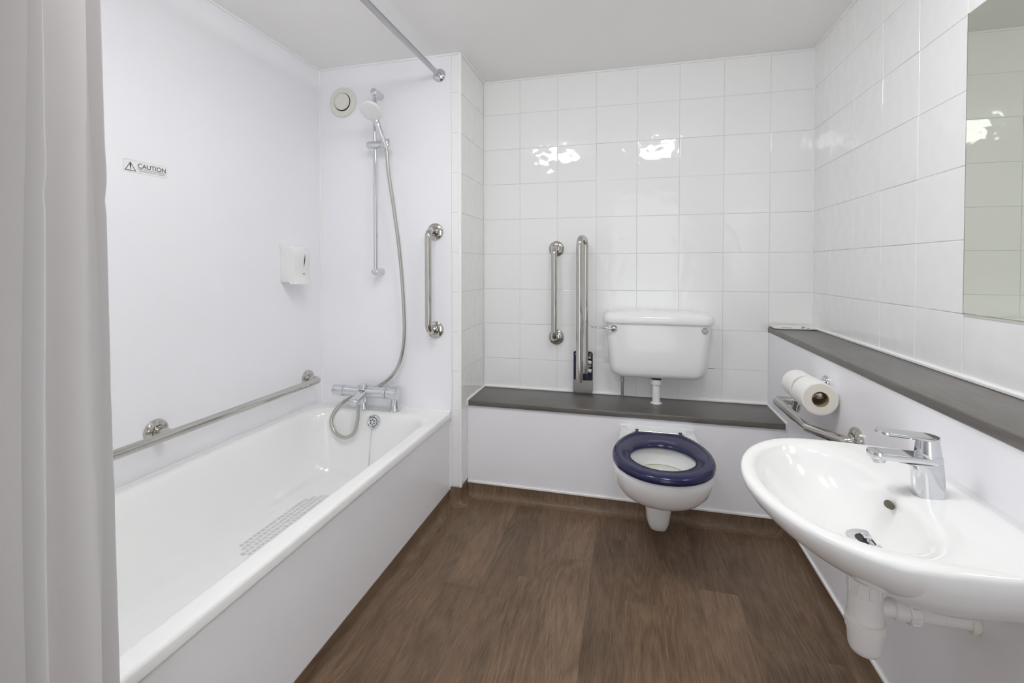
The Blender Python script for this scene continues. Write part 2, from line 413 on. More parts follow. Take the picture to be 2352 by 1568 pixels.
# ------------------------------------------------------------------ tiles
TW, TH, GAP, TD = 0.2148, 0.2, 0.0020, 0.0028
def tile_mesh(w, h):
    bm = bmesh.new(); i1, i2 = 0.0005, 0.0018
    rings = []
    for ins, z in ((0, -0.001), (0, TD-0.0012), (i1, TD-0.0004), (i2, TD)):
        a, b = w/2-ins, h/2-ins
        rings.append([(-a, -b, z), (a, -b, z), (a, b, z), (-a, b, z)])
    bm = loft(rings)
    bm.faces.ensure_lookup_table(); top = [v for v in bm.verts if abs(v.co.z-TD) < 1e-7]
    top.sort(key=lambda v: math.atan2(v.co.y, v.co.x)); bm.faces.new(top)
    bmesh.ops.recalc_face_normals(bm, faces=bm.faces[:])
    me = bpy.data.meshes.new('tile'); bm.to_mesh(me); bm.free(); me.materials.append(M_tile)
    return me
TILE = {}
def tile(parent, a0, a1, z0, z1, place, tilt=None):
    """a0..a1 along the wall, z0..z1 up; place(a, z) -> matrix of the tile centre"""
    w, h = round(a1-a0-GAP, 4), round(z1-z0-GAP, 4)
    if w < 0.004 or h < 0.004: return
    me = TILE.get((w, h)) or TILE.setdefault((w, h), tile_mesh(w, h))
    o = bpy.data.objects.new('tile', me); C.objects.link(o); o.parent = parent
    tx, ty = tilt if tilt else (random.gauss(0, 0.0035), random.gauss(0, 0.0035))
    o.matrix_local = place((a0+a1)/2, (z0+z1)/2) @ Euler((tx, ty, 0)).to_matrix().to_4x4()
ROWS = [2.0767 - 0.2*i for i in range(11)]
def bands(zlo, zhi=ZC-0.004):
    e = [zhi] + [z for z in ROWS if zlo+0.012 < z < zhi] + [zlo]
    return list(zip(e[1:], e[:-1]))
R90 = Euler((PI/2, 0, 0)).to_matrix().to_4x4()
cols = [0.0] + [0.2157 + TW*i for i in range(7)] + [XR]
FLAT = {(1.6767, 4): (-0.001, 0.0), (1.6767, 1): (0.0, 0.002), (1.6767, 2): (0.0, -0.002), (1.6767, 3): (0.02, 0.004), (1.6767, 0): (0.003, -0.012), (1.6767, 5): (0.018, 0.006), (1.6767, 7): (0.0, 0.0), (1.6767, 6): (0.012, 0.006)}
for z0, z1 in bands(ZS):
    for i in range(8):
        tile(wall_back, cols[i]+(0.0045 if i == 0 else 0), cols[i+1]-(0.0045 if i == 7 else 0), z0, z1, lambda a, z: Matrix.Translation((a, 0, z)) @ R90, FLAT.get((round(z0, 4), i)))
RR = Euler((PI/2, 0, -PI/2)).to_matrix().to_4x4()
rc = [0.0045, 0.2086] + [0.2086 + 0.2142*i for i in range(1, 13)]
for z0, z1 in bands(ZR):
    for a0, a1 in zip(rc[:-1], rc[1:]):
        tile(wall_right, a0, a1, z0, z1, lambda a, z: Matrix.Translation((XR, -a, z)) @ RR, (0.0, 0.0) if a0 < 0.5 and round(z0, 4) == 1.6767 else None)
RN = Euler((PI/2, 0, PI/2)).to_matrix().to_4x4()
for z0, z1 in bands(0.088):
    for a0, a1 in ((YN+0.006, -0.168), (-0.168, -0.0045)):
        if z1 < ZS-0.02 and a0 > YP: continue
        tile(wall_nib, a0, a1 if z0 > ZS-0.04 else min(a1, YP+0.004), z0, z1, lambda a, z: Matrix.Translation((-0.0028, a, z)) @ RN)
    tile(wall_nib, -0.0475, -0.008, z0, z1, lambda a, z: Matrix.Translation((a, YN+0.0028, z)) @ R90)

# ------------------------------------------------------------------ ceiling lamps
for (lx, ly), lab in zip(LAMPS, ('round white ceiling lamp with glowing opal diffuser nearer the bath', 'round white ceiling lamp with glowing opal diffuser nearer the washbasin')):
    t = thing('ceiling_lamp', lab, 'lamp', (lx, ly, ZC), 'ceiling lamps')
    obj('lamp_base', lathe([(0.19, 0), (0.19, 0.02), (0.178, 0.024)], (lx, ly, ZC), (0, 0, -1), 40, cap1=True), M_plastic, t, 30)
    obj('diffuser', lathe([(0.172, 0.022), (0.174, 0.050), (0.168, 0.070), (0.145, 0.085), (0.10, 0.093), (0.05, 0.096)], (lx, ly, ZC), (0, 0, -1), 40), M_emit, t, 40)

# ------------------------------------------------------------------ shelves
def shelf_board(lo, hi, front):
    return box(lo, hi, bevel=0.004, seg=3)
sh = tag(obj('shelf', shelf_board((0.006, YP-0.012, ZS-0.027), (XP-0.005, 0.0, ZS), 'y'), M_shelfx, None, 40), 'dark grey wood-effect shelf on the low panel behind the toilet', 'shelf')
sh2 = tag(obj('shelf', shelf_board((XP-0.004, YF+0.05, ZR-0.027), (XR, 0.0, ZR), 'x'), M_shelfy, None, 40), 'long grey wood-effect shelf above the washbasin along the mirror wall', 'shelf')

# ------------------------------------------------------------------ bathtub
bath = thing('bathtub', 'white built-in bathtub with a smooth white side panel', 'bathtub', (-0.43, -1.29, 0))
BX0, BX1, BY0, BY1 = XL+0.001, XB, -2.189, YN-0.001      # outer
def rrect(x0, x1, y0, y1, r, z, n=12):
    """rounded rectangle ring, counter-clockwise, r = radii for the corners (x1y1, x0y1, x0y0, x1y0)"""
    out = []
    for (cx, cy, a0), rr in zip(((x1, y1, 0), (x0, y1, 90), (x0, y0, 180), (x1, y0, 270)), r):
        sx = -1 if a0 in (0, 270) else 1; sy = -1 if a0 in (0, 90) else 1
        for k in range(n+1):
            t = (a0 + 90*k/n)*PI/180
            out.append((cx + sx*rr + rr*math.cos(t), cy + sy*rr + rr*math.sin(t), z))
    return out
ZB = 0.468
def ring(l, rt, nr, fr_, r, z): return rrect(BX0+l, BX1-rt, BY0+nr, BY1-fr_, (r,)*4, z)
e = 0.001
rings = [ring(0.03, 0.0, 0.0, 0.0, 0.004, ZB-0.030), ring(0.0, 0.0, 0.0, 0.0, 0.004, ZB-0.030), ring(0, 0.0, 0, 0, 0.004, ZB-0.010), ring(0, 0.003, 0, 0, 0.004, ZB-0.003), ring(0.0, 0.009, 0.0, 0.0, 0.004, ZB),
         ring(0.010, 0.012, 0.006, 0.006, 0.006, ZB+0.0), ring(0.016, 0.020, 0.02, 0.02, 0.04, ZB-0.0008), ring(0.024, 0.052, 0.06, 0.074, 0.125, ZB-0.0015),
         ring(0.030, 0.060, 0.068, 0.082, 0.130, ZB-0.0035), ring(0.036, 0.067, 0.076, 0.089, 0.133, ZB-0.0080), ring(0.042, 0.073, 0.084, 0.095, 0.136, ZB-0.0150), ring(0.047, 0.078, 0.092, 0.100, 0.138, ZB-0.0260), ring(0.053, 0.083, 0.105, 0.105, 0.140, ZB-0.045),
         ring(0.060, 0.090, 0.14, 0.113, 0.142, ZB-0.08), ring(0.075, 0.102, 0.22, 0.125, 0.145, ZB-0.18), ring(0.095, 0.120, 0.30, 0.142, 0.145, ZB-0.26),
         ring(0.12, 0.145, 0.36, 0.170, 0.13, ZB-0.305), ring(0.155, 0.180, 0.42, 0.21, 0.12, ZB-0.3220), ring(0.20, 0.22, 0.48, 0.26, 0.09, ZB-0.326)]
obj('tub', loft(rings, None, True, False, True), M_enamel, bath, 75)
obj('side_panel', box((-0.075, BY0, 0.070), (-0.060, BY1, ZB-0.028), bevel=0.0008, seg=1), M_lam, bath)
obj('wall_seal', box((XL, BY0, ZB-0.002), (XL+0.009, BY1-0.009, ZB+0.010), box((XL, BY1-0.009, ZB-0.002), (XB, BY1, ZB+0.008), None, 0.002), 0.002), M_silicone, bath)
# printed anti-slip bars on the floor of the tub
bm = bmesh.new(); zf = ZB-0.3235
for i in range(22):
    for j in range(16):
        yy = -0.735 - i*0.021 + (0.006 if j % 2 else 0); xx = -0.605 + j*0.024
        u = (i-10.5)/11.5; w_ = (j-7.5)/8.2
        if u*u*u*u + w_*w_*w_*w_ > 1: continue
        L_, w2 = (0.0075, 0.0022)
        vs = [bm.verts.new((xx-L_, yy-w2, zf)), bm.verts.new((xx+L_, yy-w2, zf)), bm.verts.new((xx+L_, yy+w2, zf)), bm.verts.new((xx-L_, yy+w2, zf))]
        bm.faces.new(vs)
        vs = [bm.verts.new((xx-L_, yy-w2-0.008, zf)), bm.verts.new((xx+L_, yy-w2-0.008, zf)), bm.verts.new((xx+L_, yy+w2-0.008, zf)), bm.verts.new((xx-L_, yy+w2-0.008, zf))]
        bm.faces.new(vs)
ap = obj('anti_slip_pattern', bm, M_antislip, bath); ap['kind'] = 'stuff'; ap['label'] = 'faint grey anti-slip dashes on the tub floor'
# overflow rose with plug chain
OV = Vector((-0.424, -0.502, 0.424)); on = Vector((0, -0.985, 0.17)).normalized()
ov = obj('overflow_rose', lathe([(0.033, -0.006), (0.034, 0.0), (0.0325, 0.004), (0.026, 0.0065), (0.0235, 0.005), (0.0225, 0.002)], OV, on, 32, cap1=False), M_chrome, bath, 30)
obj('overflow_face', lathe([(0.0225, 0.002), (0.0215, 0.010), (0.019, 0.0125)], OV, on, 32, cap0=False), M_chrome, ov, 30)
u_, v_ = frame_of(on)
for k in range(6):
    a = k*PI/3 + PI/6
    c = OV + on*0.0126 + u_*(0.0115*math.cos(a)) + v_*(0.0115*math.sin(a))
    obj('hole', lathe([(0.0036, 0), (0.0034, 0.0004)], c, on, 12), M_dark, ov)
bm = None
cp = spline([OV + on*0.015 + Vector((0, 0, -0.012)), (-0.427, -0.523, 0.36), (-0.430, -0.530, 0.28), (-0.432, -0.54, 0.215), (-0.432, -0.60, 0.158), (-0.432, -0.68, 0.1465)], 14)
for p in cp[::1]:
    bm = lathe([(0.0005, -0.0022), (0.0019, -0.0010), (0.0019, 0.0010), (0.0005, 0.0022)], p, (0, 0, 1), 6, bm)
ch = obj('plug_chain', bm, M_steel, ov, 60)

# ------------------------------------------------------------------ bath mixer
mix = thing('bath_mixer', 'chrome thermostatic bath mixer on two pillars with hose outlet', 'tap', (-0.43, -0.437, ZB))
MY, MZ, MX0, MX1, MR = -0.500, 0.572, -0.652, -0.287, 0.0262
for px in (-0.52, -0.34):
    pl = obj('pillar', lathe([(0.0275, 0), (0.0278, 0.003), (0.0245, 0.012), (0.021, 0.035), (0.0195, 0.060), (0.0195, 0.085)], (px, -0.437, ZB-0.002), (0, 0.0, 1), 28), M_chrome, mix, 35)
    obj('elbow', lathe([(0.019, -0.024), (0.0215, -0.020), (0.0215, 0.05)], (px, -0.437, MZ-0.006+0.006), (0, -1, 0), 24), M_chrome, pl, 35)
obj('body', lathe([(MR, 0), (MR, MX1-MX0-0.13)], (MX0+0.065, MY, MZ), (1, 0, 0), 32), M_chrome, mix, 30)
obj('temperature_handle', lathe([(0.0240, 0), (0.0265, 0.003), (0.0275, 0.010), (0.0275, 0.060), (0.0265, 0.0635)], (MX0, MY, MZ), (1, 0, 0), 32), M_chrome, mix, 30)
obj('flow_handle', lathe([(0.0265, 0.0015), (0.0275, 0.006), (0.0275, 0.056), (0.0260, 0.062), (0.021, 0.064)], (MX1-0.064, MY, MZ), (1, 0, 0), 32), M_chrome, mix, 30)
obj('collar', lathe([(0.0274, 0), (0.0280, 0.002), (0.0280, 0.006), (0.0274, 0.008)], (MX1-0.080, MY, MZ), (1, 0, 0), 32), M_chrome, mix, 30)
# spout: flattened taper forward
def oval(c, a, b, du, dv, n=24, p=2.4):
    c = Vector(c); out = []
    for k in range(n):
        t = 2*PI*k/n; cs, sn = math.cos(t), math.sin(t)
        out.append(c + Vector(du)*(a*math.copysign(abs(cs)**(2/p), cs)) + Vector(dv)*(b*math.copysign(abs(sn)**(2/p), sn)))
    return out
SX = -0.478
obj('spout', loft([oval((SX, y, z), a, b, (1, 0, 0), (0, 0, 1)) for y, z, a, b in ((MY, MZ-0.002, 0.030, 0.0225), (MY-0.022, MZ-0.005, 0.027, 0.020), (MY-0.045, MZ-0.011, 0.0245, 0.016), (MY-0.070, MZ-0.018, 0.0240, 0.0155), (MY-0.092, MZ-0.023, 0.0245, 0.0165), (MY-0.104, MZ-0.026, 0.0225, 0.015), (MY-0.109, MZ-0.027, 0.016, 0.010))], None, True, True, True), M_chrome, mix, 40)
obj('aerator', lathe([(0.0165, 0), (0.016, 0.012)], (SX, MY-0.084, MZ-0.034), (0, 0, -1), 24), M_chrome, mix, 35)
obj('diverter_knob', loft([oval((SX, y, z), a, b, (1, 0, 0), (0, 1, 0), p=4) for y, z, a, b in ((MY-0.010, MZ+0.014, 0.021, 0.019), (MY-0.012, MZ+0.034, 0.020, 0.017), (MY-0.014, MZ+0.041, 0.017, 0.013))], None, True, True, True), M_chrome, mix, 35)
obj('hose_outlet', lathe([(0.0115, 0), (0.0115, 0.020), (0.0098, 0.022), (0.0098, 0.036)], (-0.4900, MY-0.034, MZ-0.020), (0, 0, -1), 20), M_chrome, mix, 35)

# ------------------------------------------------------------------ shower hose
hp = [(-0.3454, -0.5, 1.7923), (-0.3397, -0.49, 1.665), (-0.3227, -0.47, 1.494), (-0.3007, -0.45, 1.2542), (-0.2876, -0.44, 1.0113), (-0.2886, -0.435, 0.8332), (-0.3186, -0.43, 0.7081), (-0.3712, -0.425, 0.6343), (-0.4400, -0.408, 0.5850), (-0.5150, -0.404, 0.5440), (-0.590, -0.43, 0.5190), (-0.6370, -0.48, 0.4820), (-0.6600, -0.513, 0.4215), (-0.6343, -0.525, 0.3645), (-0.5722, -0.534, 0.3407), (-0.5155, -0.536, 0.3704), (-0.4930, -0.535, 0.4409), (-0.4900, -0.534, 0.5200)]
hose = tag(obj('shower_hose', tube(spline(hp, 10), 0.0088, 14), M_hose, None, 60), 'silver flexible shower hose looping from hand shower to bath mixer', 'hose')

# ------------------------------------------------------------------ slide rail and hand shower
rail = thing('shower_slide_rail', 'chrome vertical shower slide rail on the end wall', 'shower rail', (-0.44, YN, 1.18))
RX, RY = -0.4395, -0.4486
obj('rail_bar', lathe([(0.0105, 0), (0.0105, 0.925)], (RX, RY, 1.176), (0, 0, 1), 20), M_chrome, rail, 35)
for z in (2.093, 1.180):
    obj('wall_bracket', lathe([(0.0185, 0), (0.0190, 0.004), (0.0190, 0.066), (0.0165, 0.074), (0.010, 0.078)], (RX, YN, z), (0, -1, 0), 28), M_chrome, rail, 35)
sl = obj('slider', lathe([(0.014, -0.006), (0.0185, -0.001), (0.0195, 0.004), (0.0195, 0.095), (0.017, 0.1)], (-0.470, RY-0.012, 1.823), (1, 0, 0), 28), M_chrome, rail, 35)
obj('slider_knob', lathe([(0.012, 0), (0.0165, 0.003), (0.0165, 0.008), (0.013, 0.011)], (-0.367, RY-0.016, 1.823), (1, 0, 0), 24), M_chrome, sl, 35)
obj('head_holder', lathe([(0.0175, 0), (0.0175, 0.03), (0.016, 0.034)], (-0.352, RY-0.036, 1.806), (0, -0.05, 1), 24), M_chrome, sl, 35)
hs = thing('hand_shower', 'chrome hand shower with round white spray face', 'shower head', (-0.346, -0.5, 1.80))
HC = Vector((-0.386, -0.575, 1.9545)); hn = Vector((0.02, -0.62, -0.78)).normalized()
lo_ = Vector((-0.350, -0.492, 1.795))
dn = (Vector((0, 0, -1)) - hn*Vector((0, 0, -1)).dot(hn)).normalized()
at_ = HC + dn*0.040 - hn*0.014
hp2 = spline([lo_, lo_.lerp(at_, 0.35) + Vector((0, -0.003, 0)), lo_.lerp(at_, 0.72) + Vector((0, -0.004, 0)), at_, HC + dn*0.010 - hn*0.018], 8); nn = len(hp2)
obj('handle', tube(hp2, 0.012, 16, None, True, [0.0110 + 0.0065*min(1, 1.4*i/nn) - (0.006*max(0, i/nn-0.78)/0.22) for i in range(nn)]), M_chrome, hs, 50)
obj('head_shell', lathe([(0.010, -0.030), (0.030, -0.026), (0.046, -0.016), (0.0535, -0.006), (0.0545, 0.0)], HC, hn, 40), M_chrome, hs, 40)
sf = obj('spray_face', lathe([(0.0543, -0.002), (0.0545, 0.003), (0.0525, 0.0075), (0.049, 0.009), (0.030, 0.0095)], HC, hn, 40), M_showerface, hs, 35)
bm = None; uu, vv = frame_of(hn)
for rr, cnt in ((0.012, 6), (0.022, 12), (0.032, 16), (0.041, 22)):
    for k in range(cnt):
        c = HC + hn*0.0092 + uu*(rr*math.cos(2*PI*k/cnt)) + vv*(rr*math.sin(2*PI*k/cnt))
        bm = lathe([(0.0014, 0), (0.0010, 0.0012)], c, hn, 6, bm)
nz = obj('nozzles', bm, simple('nozzle_grey', (0.6, 0.6, 0.6), 0.5), sf); nz['kind'] = 'stuff'

# ------------------------------------------------------------------ grab rails
def rose(parent, c, d, r=0.043):
    o = obj('rose', lathe([(r, 0), (r*1.01, 0.003), (r*0.97, 0.009), (r*0.80, 0.0135), (r*0.55, 0.016), (r*0.50, 0.013)], c, d, 36, cap1=True), M_steel, parent, 30)
    obj('collar', lathe([(r*0.50, 0.010), (r*0.49, 0.020), (r*0.42, 0.022)], c, d, 28), M_steel, o, 30)
    return o
def grab(label, ends, pts, wall_dir, r=0.0165, bend=0.045, group='stainless grab rails'):
    t = thing('grab_rail', label, 'grab rail', ends[0], group)
    obj('bar', tube(fillet(pts, bend, 10), r, 20), M_steel, t, 60)
    for c in ends: rose(t, c, wall_dir)
    return t
so = 0.090
grab('vertical polished steel grab rail on the shower end wall beside the pier', [(-0.134, YN, 1.383), (-0.134, YN, 0.884)],
     [(-0.134, YN, 1.383), (-0.134, YN-so, 1.383), (-0.134, YN-so, 0.884), (-0.134, YN, 0.884)], (0, -1, 0))
grab('vertical polished steel grab rail on the tiled wall left of the hinged rail', [(0.427, -TD, 1.306), (0.427, -TD, 0.812)],
     [(0.427, -TD, 1.306), (0.427, -so, 1.306), (0.427, -so, 0.812), (0.427, -TD, 0.812)], (0, -1, 0), r=0.0155)
t = grab('long horizontal polished steel grab rail on the wall above the bath', [(XL, -0.505, 0.622), (XL, -1.304, 0.620), (XL, -2.02, 0.620)],
     [(XL, -0.505, 0.622), (XL+0.078, -0.505, 0.619), (XL+0.078, -2.02, 0.617), (XL, -2.02, 0.620)], (1, 0, 0))
obj('middle_leg', tube([(XL, -1.304, 0.620), (XL+0.04, -1.304, 0.619), (XL+0.078, -1.304, 0.618)], 0.016, 20), M_steel, t, 60)
grab('short cranked polished steel grab rail on the panel below the toilet rolls', [(XP, -0.4145, 0.640), (XP, -0.945, 0.668)],
     [(XP, -0.4145, 0.640), (1.422, -0.4145, 0.645), (1.422, -0.785, 0.648), (XP-0.03, -0.945, 0.664), (XP, -0.945, 0.668)], (-1, 0, 0), r=0.0165, bend=0.04)

# ------------------------------------------------------------------ hinged drop-down rail
dr = thing('hinged_support_rail', 'polished steel hinged support rail folded up against the tiled wall', 'grab rail', (0.576, 0, 0.513))
DX = 0.578; DF, DB, DT = -0.165, -0.070, 1.357
obj('loop_bar', tube(fillet([(DX-0.006, DF, 0.602), (DX-0.006, DF, DT), (DX+0.014, DB, DT), (DX+0.014, DB, 0.632)], 0.046, 12), 0.0170, 20), M_steel, dr, 60)
PX0, PX1 = 0.524, 0.629
obj('back_plate', loft([[(PX0, y, 0.513), (PX1, y, 0.513), (PX1, y, 0.727), (PX1-0.012, y, 0.737), (PX0+0.02, y, 0.742), (PX0, y, 0.733)] for y in (-TD, -TD-0.006)], None, True, True, True), M_navy2, dr)
obj('cover_box', box((PX0, -0.030, 0.514), (PX1, -TD-0.006, 0.583), bevel=0.0015, seg=1), M_brush, dr)
for xx in (PX0+0.011, PX1-0.011):
    obj('screw', lathe([(0.0042, 0), (0.0038, 0.0015)], (xx, -0.030, 0.522), (0, -1, 0), 14), M_steel, dr, 30)
for xx, zz in ((PX1-0.012, 0.722), (PX1-0.012, 0.622), (PX0+0.012, 0.722)):
    obj('screw', lathe([(0.0046, 0), (0.0042, 0.002)], (xx, -TD-0.006, zz), (0, -1, 0), 14), M_steel, dr, 30)
obj('hinge_block', box((DX-0.022, -0.085, 0.595), (DX+0.026, -TD-0.006, 0.700), bevel=0.006), M_navy2, dr, 40)
for zz in (0.686, 0.641):
    obj('bumper', lathe([(0.010, 0), (0.010, 0.016), (0.007, 0.021)], (DX+0.026, -0.045, zz), (1, 0, -0.05), 18), M_rubber, dr, 40)
for zz in (0.706, 0.659):
    obj('pin', lathe([(0.009, 0), (0.009, 0.010), (0.006, 0.014)], (PX1-0.016, -TD-0.006, zz), (0, -1, 0), 16), M_brass, dr, 40)
obj('pivot_arm', tube(fillet([(DX+0.006, DB, 0.700), (DX+0.028, DB+0.010, 0.690), (DX+0.028, DB+0.02, 0.640), (DX+0.008, DB, 0.630)], 0.012, 5), 0.0055, 10), M_steel, dr, 50)

# ------------------------------------------------------------------ cistern
cis = thing('toilet_cistern', 'white wall-hung toilet cistern with chrome flush lever', 'cistern', (0.961, 0, 0.637))
CX = 0.961
def dring(hw, yb, yf, rf, z, rb=0.012, n=10):
    return rrect(CX-hw, CX+hw, yf, yb, (rb, rb, rf, rf), z, n)
yb = -TD
obj('tank', loft([dring(0.175, yb-0.01, -0.115, 0.045, 0.6375), dring(0.200, yb, -0.135, 0.05, 0.640), dring(0.220, yb, -0.150, 0.055, 0.649), dring(0.2330, yb, -0.160, 0.055, 0.668), dring(0.2385, yb, -0.165, 0.055, 0.70), dring(0.2455, yb, -0.169, 0.055, 0.78), dring(0.2555, yb, -0.172, 0.055, 0.922)], None, True, True, True), M_ceramic, cis, 50)
obj('lid', loft([dring(0.250, yb, -0.170, 0.055, 0.919), dring(0.266, yb, -0.182, 0.058, 0.920), dring(0.2685, yb, -0.185, 0.060, 0.926), dring(0.2680, yb, -0.184, 0.060, 0.945), dring(0.264, yb, -0.180, 0.060, 0.957), dring(0.255, yb, -0.171, 0.060, 0.966), dring(0.238, yb-0.004, -0.155, 0.06, 0.973), dring(0.205, yb-0.012, -0.135, 0.055, 0.9785), dring(0.12, yb-0.03, -0.11, 0.035, 0.982)], None, True, True, True), M_ceramic, cis, 50)
lv = obj('lever_boss', lathe([(0.0165, 0), (0.0165, 0.006), (0.013, 0.010), (0.0095, 0.014), (0.0095, 0.022), (0.006, 0.024)], (0.7485, -0.1685, 0.892), (0, -1, 0), 24), M_chrome, cis, 35)
obj('flush_lever', loft([oval((x, -0.187, z), a, b, (0, 1, 0), (0, 0, 1)) for x, z, a, b in ((0.752, 0.892, 0.006, 0.0045), (0.72, 0.8935, 0.0050, 0.0042), (0.695, 0.8955, 0.007, 0.0042), (0.675, 0.8965, 0.0150, 0.0045), (0.650, 0.8975, 0.0165, 0.0045), (0.634, 0.8980, 0.010, 0.0035))], None, True, True, True), M_chrome, lv, 50)
pb = obj('push_plug', lathe([(0.0145, 0), (0.0145, 0.004), (0.0125, 0.006)], (1.1805, -0.169, 0.893), (0, -1, 0), 24), M_brush, cis, 35)
obj('plug_slot', box((1.1720, -0.1765, 0.8918), (1.1890, -0.1748, 0.8942)), M_steel, pb)
pb.children[0].matrix_basis = Matrix.Translation((1.1805, 0, 0.893)) @ Euler((0, -PI/4, 0)).to_matrix().to_4x4() @ Matrix.Translation((-1.1805, 0, -0.893))
fp = obj('flush_pipe', lathe([(0.0195, 0), (0.0195, 0.15)], (0.959, -0.1025, 0.500), (0, 0, 1), 24), M_plastic, cis, 35)
bm = lathe([(0.026, 0), (0.0275, 0.003), (0.0275, 0.022), (0.026, 0.026)], (0.959, -0.1025, 0.603), (0, 0, 1), 28)
for k in range(14):
    a = 2*PI*k/14; c = Vector((0.959+0.0275*math.cos(a), -0.1025+0.0275*math.sin(a), 0.603))
    bm = lathe([(0.0016, 0.002), (0.0016, 0.022)], c, (0, 0, 1), 6, bm)
obj('pipe_nut', bm, M_trapw, fp, 35)
obj('pipe_washer', lathe([(0.024, 0), (0.024, 0.012)], (0.959, -0.1025, 0.627), (0, 0, 1), 24), M_dark, fp, 35)
obj('floor_ring', lathe([(0.0285, 0), (0.0285, 0.0012), (0.020, 0.0014)], (0.959, -0.1025, ZS), (0, 0, 1), 28), M_trim, fp, 35)
ip = obj('inlet_pipe', lathe([(0.0075, 0), (0.0075, 0.10), (0.0095, 0.101), (0.0095, 0.125), (0.008, 0.126), (0.008, 0.15)], (0.789, -0.048, 0.500), (0, 0, 1), 18), M_brush, cis, 35)
obj('pipe_collar', lathe([(0.012, 0), (0.0105, 0.006)], (0.789, -0.048, 0.598), (0, 0, 1), 6), M_brass, ip)

# ------------------------------------------------------------------ toilet
wc = thing('toilet', 'white wall-hung toilet with a dark navy blue seat', 'toilet', (0.951, YP, 0.25))
TX = 0.951
def pan_pts(outl, z): return [(TX + w, YP - a, z) for a, w in outl]
top_half = [(0.0, 0.0), (0.0, 0.165), (0.1, 0.166), (0.2, 0.172), (0.3, 0.182), (0.4, 0.188), (0.45, 0.186), (0.5, 0.172), (0.55, 0.141), (0.585, 0.102), (0.605, 0.06), (0.617, 0.0)]
N_ = 96
O_top = polar_outline(top_half, 0.34, N_, 1)
def scaled(outl, ca, sa_front, sw, back=0.0):
    return [(max(back, ca + (a-ca)*sa_front) if a > ca else a, w*sw) for a, w in outl]
def ell(ca, ra, rw, n=N_, p=2.0):
    # same angular start as polar_outline
    return [(ca + ra*math.copysign(abs(math.cos(2*PI*k/n))**(2/p), math.cos(2*PI*k/n)), rw*math.copysign(abs(math.sin(2*PI*k/n))**(2/p), math.sin(2*PI*k/n))) for k in range(n)]
PZ = 0.445
def clampb(o): return [(max(a, 0.0), w) for a, w in o]
rings = [pan_pts(ell(0.20, 0.12, 0.055), 0.232), pan_pts(clampb(scaled(O_top, 0.20, 0.36, 0.38)), 0.2380), pan_pts(clampb(scaled(O_top, 0.20, 0.48, 0.49)), 0.2540),
         pan_pts(scaled(O_top, 0.20, 0.60, 0.61), 0.2740), pan_pts(scaled(O_top, 0.20, 0.72, 0.73), 0.2970), pan_pts(scaled(O_top, 0.20, 0.825, 0.835), 0.3220), pan_pts(scaled(O_top, 0.20, 0.915, 0.922), 0.3520), pan_pts(scaled(O_top, 0.20, 0.970, 0.98), 0.388), pan_pts(scaled(O_top, 0.20, 0.992, 0.996), 0.412),
         pan_pts(scaled(O_top, 0.20, 1.0, 1.0), 0.430), pan_pts(scaled(O_top, 0.20, 0.996, 0.992), 0.439), pan_pts(scaled(O_top, 0.20, 0.985, 0.965), PZ)]
def lerp_o(A, B, t): return [(a0+(a1-a0)*t, w0+(w1-w0)*t) for (a0, w0), (a1, w1) in zip(A, B)]
inner = ell(0.405, 0.150, 0.135)
rings += [pan_pts(lerp_o(scaled(O_top, 0.20, 0.985, 0.965), inner, 0.5), PZ), pan_pts(inner, PZ), pan_pts(ell(0.405, 0.140, 0.125), PZ-0.010), pan_pts(ell(0.405, 0.141, 0.127), PZ-0.03),
          pan_pts(ell(0.402, 0.134, 0.119), PZ-0.055), pan_pts(ell(0.40, 0.115, 0.102), PZ-0.080), pan_pts(ell(0.40, 0.09, 0.082), PZ-0.100), pan_pts(ell(0.40, 0.06, 0.055), PZ-0.118), pan_pts(ell(0.40, 0.02, 0.02), PZ-0.126)]
pan = obj('pan', loft(rings, None, True, True, True), M_ceramic, wc, 60)
obj('trap_shroud', loft([pan_pts(ell(ra, ra, hw, 40, 3.0), z) for z, ra, hw in ((0.047, 0.085, 0.025), (0.050, 0.097, 0.036), (0.060, 0.106, 0.044), (0.085, 0.112, 0.050), (0.12, 0.116, 0.054), (0.17, 0.120, 0.060), (0.22, 0.126, 0.066), (0.27, 0.14, 0.080))], None, True, True, True), M_ceramic, wc, 60)
obj('water', loft([pan_pts(ell(0.401, 0.124, 0.110, 40), PZ-0.0705), pan_pts(ell(0.401, 0.05, 0.05, 40), PZ-0.0700)], None, True, False, True), M_water, wc)
obj('water_line', loft([pan_pts(ell(0.401, 0.1235, 0.1095, 60), PZ-0.0690), pan_pts(ell(0.401, 0.1250, 0.1105, 60), PZ-0.0660)], None, True), M_stain, wc)
# fixing slots in the flanks
for s_ in (-1, 1):
    bm = box((TX+s_*0.172-0.010, YP-0.47, 0.356), (TX+s_*0.172+0.010, YP-0.40, 0.366), bevel=0.004)
    for v in bm.verts: v.co.z += 0.10*(v.co.y-(YP-0.435)) ; v.co.x -= s_*0.55*max(0, (YP-0.42)-v.co.y)
    obj('fixing_slot', bm, M_ceramic, wc, 50)
# wall flange
obj('wall_flange', box((TX-0.168, YP-0.016, 0.300), (TX+0.168, YP-0.0005, PZ+0.003), bevel=0.006), M_ceramic, wc, 50)
